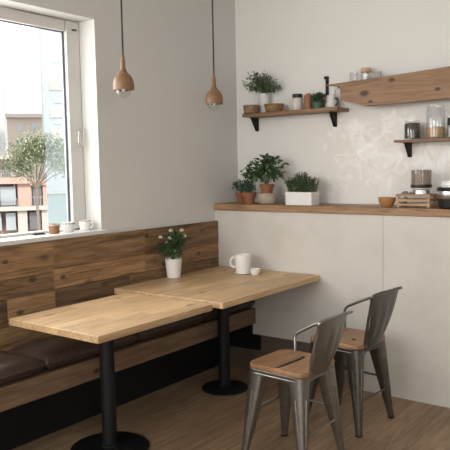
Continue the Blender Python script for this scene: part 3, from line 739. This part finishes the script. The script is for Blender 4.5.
CR = thing('slatted_crate', 'low slatted wooden crate on the ledge under the seed jar', 'crate', (1.56, .10, ZL))
for z, nm in ((.012, 'slat'), (.040, 'slat'), (.069, 'slat')):
    b = NB(); box(b, -.135, .09, -.055, -.047, z-.001, z+.013); box(b, -.135, .09, .077, .085, z-.001, z+.013)
    box(b, -.135, -.127, -.047, .077, z-.001, z+.013); box(b, .082, .09, -.047, .077, z-.001, z+.013)
    obj(nm, b, M_crate, CR, smooth=False, bevel=.001)
for x in (-.119, .074):
    for y in (-.04, .07):
        b = NB(); box(b, x-.008, x+.008, y-.007, y+.007, 0, .077); obj('corner_post', b, M_crate, CR, smooth=False)
b = NB(); box(b, -.127, .082, -.047, .077, .077, .0845); obj('lid_board', b, M_crate, CR, smooth=False)
def jar(name, x, y, z, r, h, fill, fmat, label, lid=None, lidh=.0, group=None, base=None, neck=.0, fh0=0):
    t = thing(name, label, 'jar', (x, y, z), 0, group)
    b = NB(); hh = h-lidh; t0 = .0025
    if neck: pr = [(0, 0), (r*.94, 0), (r, .006), (r, hh-neck*2), (r*.9, hh-neck*1.3), (r*.88, hh-.004), (r*.93, hh-.003), (r*.93, hh), (r*.84, hh), (r*.84, hh-neck), (r-t0, hh-neck*2-.003), (r-t0, .008), (0, .006)]
    else: pr = [(0, 0), (r*.95, 0), (r, .005), (r, hh), (r-t0, hh), (r-t0, .007), (0, .005)]
    lathe(b, pr, 32); obj('glass', b, M_jar, t)
    if fill:
        b = NB(); lathe(b, [(0, .0075), (r-t0-.001, .009), (r-t0-.001, fill-.003), (r*.5, fill+.003), (0, fill+.001)], 28); obj('contents', b, fmat, t)
    if lid:
        b = NB(); lathe(b, [(0, hh+.0005), (r*.98, hh+.0005), (r*1.0, hh+.004), (r*1.0, h-.003), (r*.95, h), (0, h)], 32); obj('lid', b, lid, t)
    if base:
        b = NB(); lathe(b, [(r+.0005, .012), (r+.002, .014), (r+.002, .028), (r+.0005, .030)], 32); obj('band', b, base, t)
    return t
ZC2 = ZL+.0848
o = None
b = NB(); lathe(b, [(0, 0), (.052, 0), (.052, .026), (.048, .029), (0, .029)], 36); 
o = obj('jar_stand', b, M_chrome, loc=(1.572, .10, ZC2)); tag(o, 'round pale metal stand between the crate and the seed jar', 'stand')
jar('storage_jar', 1.572, .10, ZC2+.0293, .064, .122, .119, M_pasta, 'wide glass jar of mixed seeds standing on the slatted crate', None, 0, base=M_blackpl)
rnd = random.Random(2)
for k, (x, y, r) in enumerate(((1.483, .07, .016), (1.507, .085, .012), (1.458, .085, .011))):
    b = NB(); bmesh.ops.create_icosphere(b, subdivisions=2, radius=r)
    for v_ in b.verts: v_.co.z = v_.co.z*.6; v_.co += v_.normal*noise.noise(v_.co*60)*.003
    zmin = min(v_.co.z for v_ in b.verts)
    for v_ in b.verts: v_.co.z -= zmin
    o = obj('pebble', b, plain('grey_pebble', (.2, .21, .23), .7), loc=(x, y, ZC2)); tag(o, ['large grey pebble on the slatted crate', 'grey pebble touching the jar stand side, on the crate', 'smallest grey pebble at the left on the crate'][k], 'pebble', 'pebbles on the crate')

t = thing('rice_cooker', 'round black and silver appliance on the ledge at the right edge', 'appliance', (1.79, .085, ZL)); t.scale = (1, 1, .88)
b = NB(); lathe(b, [(0, 0), (.085, 0), (.098, .01), (.103, .06), (.1035, .066), (0, .066)], 48); obj('base', b, M_blackpl, t)
b = NB(); lathe(b, [(.1035, .0662), (.106, .07), (.107, .118), (.1055, .122), (0, .122)], 48); obj('body', b, M_chrome, t)
b = NB(); lathe(b, [(.1057, .1222), (.108, .126), (.108, .138), (.100, .146), (0, .15)], 48); obj('rim', b, M_blackpl, t)
b = NB(); lathe(b, [(.080, .145), (.083, .160), (.080, .185), (.074, .192), (0, .195)], 40); obj('lid', b, M_white, t)
b = NB(); box(b, -.03, .03, -.086, -.078, .158, .182); obj('vent', b, M_chrome, t, smooth=False, bevel=.002)

# upper left shelf things (board top 1.892)
ZU = 1.8923
t = thing('potted_plant', 'bushy grey-green plant in white pot on the upper shelf', 'potted plant', (.292, D-.046, ZU))
b = NB(); lathe(b, [(0, 0), (.038, 0), (.041, .004), (.0435, .145), (.0445, .150), (.041, .150), (.038, .13), (0, .13)], 32); obj('pot', b, M_whitem, t); soil(t, .037, .135)
bush(t, (-.01, -.05, .205), .160, .095, .078, 900, .024, .011, M_grey, 31, stems=46, base=(0, 0, .138), inner=.3, clip=.04, droop=.15, low=-.04)
b = NB(); lathe(b, [(0, 0), (.050, 0), (.056, .004), (.061, .054), (.062, .062), (.057, .062), (.05, .012), (0, .010)], 36)
o = obj('wooden_bowl', b, M_bowlwood, loc=(.262, D-.1115-.0005, ZU)); 
tag(o, 'plain grey-brown wooden bowl at the left end of the upper shelf', 'bowl')
b = NB(); lathe(b, [(0, 0), (.050, 0), (.058, .004), (.074, .050), (.075, .058), (.070, .058), (.052, .012), (0, .010)], 36)
o = obj('wooden_bowl', b, M_bowlwood2, loc=(.415, .20, ZU)); tag(o, 'dark streaked wooden bowl next to the cup on the upper shelf', 'bowl')
def shift(o, x, y): o.location = (x, y, o.location[2])
# lay them out: pot behind, bowls in front
shift(bpy.data.objects['wooden_bowl.001'], .236, .168); shift(o, .425, .190)

t = thing('mug', 'pale stoneware mug with black lid on the upper shelf', 'mug', (.618, .20, ZU)); t.scale = (1.1, 1.1, 1.12)
b = NB(); lathe(b, [(0, 0), (.031, 0), (.035, .005), (.036, .04), (.031, .078), (.028, .080), (0, .080)], 32); obj('body', b, M_creamcup, t)
handle(t, .032, .018, .062, math.radians(195), M_creamcup, .026, .004)
b = NB(); lathe(b, [(0, .0802), (.031, .0802), (.033, .084), (.033, .100), (.031, .104), (0, .104)], 32); obj('lid', b, M_blackpl, t)
b = NB(); lathe(b, [(0, 0), (.025, 0), (.029, .004), (.030, .05), (.028, .088), (.020, .090), (.012, .098), (0, .098)], 32)
o = obj('wooden_canister', b, M_brownc, loc=(.712, .195, ZU)); o.scale = (1.05, 1.05, 1.15); tag(o, 'slim brown canister standing between lidded mug and green pot', 'canister')
t = thing('potted_plant', 'dark green glazed pot of mossy greenery on the upper shelf', 'potted plant', (.80, .17, ZU))
obj('pot', pot_mesh(.034, .042, .045, 0), M_greenpot, t); soil(t, .036, .038)
bush(t, (0, 0, .056), .056, .048, .046, 620, .013, .007, M_leaf, 41, stems=26, base=(0, 0, .037), low=-.01)
t = thing('small_plant', 'little olive plant in a clay pot behind the green pot', 'potted plant', (.768, .268, ZU))
obj('pot', pot_mesh(.022, .028, .07, 0), M_brownc, t)
bush(t, (-.0, -.005, .098), .036, .026, .022, 130, .014, .009, M_herb, 42, stems=14, base=(0, 0, .07), clip=.034)
t = thing('milk_jug', 'round white jug with dark handle at the shelf end', 'jug', (.865, .245, ZU))
b = NB(); lathe(b, [(0, 0), (.034, 0), (.042, .012), (.045, .035), (.038, .062), (.030, .080), (.033, .092), (.030, .092), (.027, .08), (.034, .06), (.04, .03), (0, .01)], 32); obj('body', b, M_white, t)
handle(t, .040, .018, .066, math.radians(-20), M_blackpl, .024, .005)

# lower right shelf things (board top 1.650)
ZR = 1.6503
jar('storage_jar', 1.467, .215, ZR, .052, .124, .105, M_beans, 'short glass jar of dark beans on the right shelf', None, 0, None, neck=.012)
jar('storage_jar', 1.625, .20, ZR, .058, .208, .072, M_oats, 'tall clear glass jar with golden grain at the bottom', None, 0, None, neck=.015)
t = jar('storage_jar', 1.735, .215, ZR, .040, .125, .07, plain('white_flour', (.72, .70, .66), .8), 'small jar with black lid cut by the photo right edge', M_blackpl, .045)

# behind the top of the beam board: small jars on its back ledge
b = NB(); box(b, .95, 1.85, D-.1345, D-.001, 2.02, 2.035)
obj('back_ledge', b, M_shelf, bpy.data.objects['beam_board'], smooth=False)
jar('spice_jar', 1.045, .235, 2.0352, .030, .088, .03, plain('dark_spice', (.05, .06, .09), .7), 'small clear jar with dark spice, left above the knotty board', None, 0, neck=.006, group='small jars above the beam board')
jar('spice_jar', 1.135, .235, 2.0352, .036, .108, .05, plain('pale_rice', (.6, .58, .5), .8), 'small jar with tan wooden lid above the knotty board', plain('tan_cork', (.55, .38, .24), .7), .028, 'small jars above the beam board')
b = NB(); box(b, -.022, .022, -.006, .006, 0, .075); o = obj('picture_tile', b, plain('grey_card', (.35, .36, .33), .6), smooth=False, loc=(1.222, .225, 2.0352)); o.name = 'grey_tile'
tag(o, 'small upright grey tile right of the jars above the knotty board', 'tile')
b = NB(); box(b, -.05, .05, -.03, .03, 0, .07); o = obj('wooden_block', b, M_amber, smooth=False, bevel=.003, loc=(1.775, .235, 2.0352)); tag(o, 'wooden block above the knotty board at the right edge', 'block')

# ------------------------------------------------------------------ outside the window
RZ = math.atan2(-.748, 1)
def E(Dp, px, py):
    """lateral offset and height for a facade at distance Dp down the street axis"""
    a = .681+.00224*px; k = Dp/1.249
    return (Dp*(-.599+.8007*a)/(.8007+.599*a), 1.496+k*(.0598-(py-137)*.00175))
def street_thing(Dp, name, label, cat):
    return thing(name, label, cat, (3.108-.8007*Dp, -3.97+.599*Dp, 0), RZ)
M_pink = plain('terracotta_render', (.43, .29, .24), .9, var=.06, scale=.6)
M_slab = plain('pale_concrete', (.42, .38, .345), .9)
M_dkwin = plain('dark_window', (.13, .13, .14), .3)
M_ltwin = plain('pale_window', (.33, .36, .38), .3)
M_rail = plain('grey_railing', (.30, .29, .29), .6)
M_beige = plain('beige_render', (.40, .35, .295), .9)
M_tower = plain('pale_blue_cladding', (.30, .345, .365), .5)
M_tower2 = plain('beige_panel', (.35, .31, .275), .7)
M_street = plain('pale_street', (.35, .33, .31), .9)
b = NB(); box(b, -140, -.6, -60, 120, -7.2, -7); struct('ground_street', b, M_street)
def pbox(X, px0, px1, py0, py1, dx, name, mat, parent, proud=0):
    y0, z1 = E(X, px0, py0); y1, z0 = E(X, px1, py1)
    b = NB(); box(b, -dx, proud, y0, y1, z0, z1); return obj(name, b, mat, parent, smooth=False)
X = 66
t = street_thing(X, 'apartment_building', 'low pinkish terracotta apartment building with balconies seen through the window', 'building')
y0, z1 = E(X, -45, 181); y1, _ = E(X, 43, 181)
b = NB(); box(b, -9, -1.6, y0, y1, -7, z1); obj('wall', b, M_pink, t, smooth=False)
y0b, z1b = E(X, -45, 158); y1b, _ = E(X, 11, 158)
b = NB(); box(b, -9, -1.6, y0b, y1b, z1, z1b); obj('upper_storey', b, M_beige, t, smooth=False)
pbox(X, -45, 13, 155, 158.5, 9, 'roof_slab', M_slab, t, .2)
for p in ((-8, -1), (1, 9)):
    pbox(X, p[0], p[1], 161, 177, 2.2, 'window', M_dkwin, t, -1.55)
pbox(X, -45, 27, 178, 184, 9, 'floor_slab', M_pink, t, .4)
pbox(X, 27, 43, 182, 186, 3, 'floor_slab', M_pink, t, .2)
pbox(X, -45, 43, 207.5, 211.5, 3, 'floor_slab', M_slab, t, .5)
for p in ((-20, -14), (15, 28), (39, 43)):
    pbox(X, p[0], p[1], 184, 208, 3, 'pier', M_pink, t, -.1)
for p in ((-13, -2), (-1, 13), ):
    f_ = pbox(X, p[0], p[1], 187, 206, .3, 'window', M_ltwin, t, -1.5)
f_ = pbox(X, 29, 38, 186, 207, .3, 'window', M_dkwin, t, -1.5)
for p in ((-10, -1), (3, 12), (25, 36)):
    pbox(X, p[0], p[1], 214, 232, .3, 'window', M_ltwin if p[0] < 20 else M_dkwin, t, -1.5)
for p in ((14, 23), (37, 43)): pbox(X, p[0], p[1], 211, 245, 3, 'pier', M_slab, t, .1)
def railing(px0, px1, py0, py1):
    y0, z1 = E(X, px0, py0); y1, z0 = E(X, px1, py1); b = NB()
    box(b, .1, .16, y0, y1, z1-.06, z1); box(b, .1, .16, y0, y1, z0, z0+.05)
    k = int((y1-y0)/.22)
    for i in range(k+1): yy = y0+(y1-y0)*i/k; box(b, .11, .15, yy-.022, yy+.022, z0, z1)
    obj('railing', b, M_rail, t, smooth=False)
railing(-45, 10, 170, 178); railing(-20, 14, 199, 207.5); railing(28, 39, 198, 207.5)
X = 104
t = street_thing(X, 'apartment_building', 'tall pale beige apartment block behind the street tree', 'building')
pbox(X, 8, 46, 116, 215, 10, 'wall', M_beige, t); pbox(X, 7, 46, 113, 117, 10.3, 'cornice', M_slab, t, .6)
for (a, c) in ((17, 122.5), (31, 122.5), (17, 137), (31, 137), (17, 152), (31, 152)):
    pbox(X, a, a+5.5, c, c+8, .3, 'window', M_ltwin if a > 20 else plain('grey_window', (.36, .36, .36), .4), t, .05)
X = 122
t = street_thing(X, 'office_tower', 'very pale high white building beyond the rooftops', 'building')
pbox(X, -40, 6, 76, 210, 12, 'wall', plain('white_cladding', (.42, .42, .41), .8), t)
for c in range(82, 150, 9): pbox(X, -6, 1.5, c, c+4, .3, 'window', plain('pale_strip', (.36, .37, .38), .5), t, .05)
X = 82
t = street_thing(X, 'office_tower', 'tall pale blue glass-clad tower behind the right window half', 'building')
pbox(X, 43, 90, -70, 215, 12, 'wall', M_tower, t)
for c, m_ in ((78, M_tower2), (106, M_slab), (128, M_slab)): pbox(X, 50, 90, c, c+11, .3, 'panel', m_, t, .15)
for c in (55, 96, 118, 142): pbox(X, 54, 62, c, c+6, .3, 'window', M_ltwin, t, .1)
# tree
X = 48
t = street_thing(X, 'street_tree', 'green leafy street tree with forked trunk in front of terracotta building', 'tree')
yc, zc = E(X, 39, 160); yb, zb = E(X, 33, 190)
b = NB(); base = Vector((0, yb, -7)); crotch = Vector((0, yb, zb))
tube(b, [base, (.1, yb+.05, -4), crotch], .14, 10, .09)
tips = [(14, 162), (22, 150), (34, 143), (48, 142), (62, 148), (72, 158), (19, 170), (32, 157), (46, 154), (58, 164), (72, 170), (40, 148)]
rnd = random.Random(9); P = []
for px, py in tips:
    y, z = E(X, px, py); T_ = Vector((rnd.uniform(-1.4, 1.4), y, z)); P.append(T_)
    path = smooth_path([crotch, (crotch+T_)/2+Vector((rnd.uniform(-.3, .3), rnd.uniform(-.2, .2), .2)), T_], 5); tube(b, path, .05, 6, .012)
obj('trunk', b, M_bark, t)
b = NB(); lay = tonelayer(b)
for i in range(5200):
    c = P[rnd.randrange(len(P))]; p = c+Vector((rnd.gauss(0, .55), rnd.gauss(0, .55), rnd.gauss(0, .33)))
    leaf(b, lay, p, Vector((rnd.uniform(-1, 1), rnd.uniform(-1, 1), rnd.uniform(-.6, .6))), Vector((0, 0, 1)), rnd.uniform(.14, .26), .11, rnd.random())
obj('crown', b, M_tree, t, smooth=False)
# translucent sheets added outside, standing in for the bluish reflection in the window
t = thing('reflection_sheet', 'translucent pale teal sheet added outside the window as its bluish reflection', 'reflection sheet', (-1.5, -.38, .5))
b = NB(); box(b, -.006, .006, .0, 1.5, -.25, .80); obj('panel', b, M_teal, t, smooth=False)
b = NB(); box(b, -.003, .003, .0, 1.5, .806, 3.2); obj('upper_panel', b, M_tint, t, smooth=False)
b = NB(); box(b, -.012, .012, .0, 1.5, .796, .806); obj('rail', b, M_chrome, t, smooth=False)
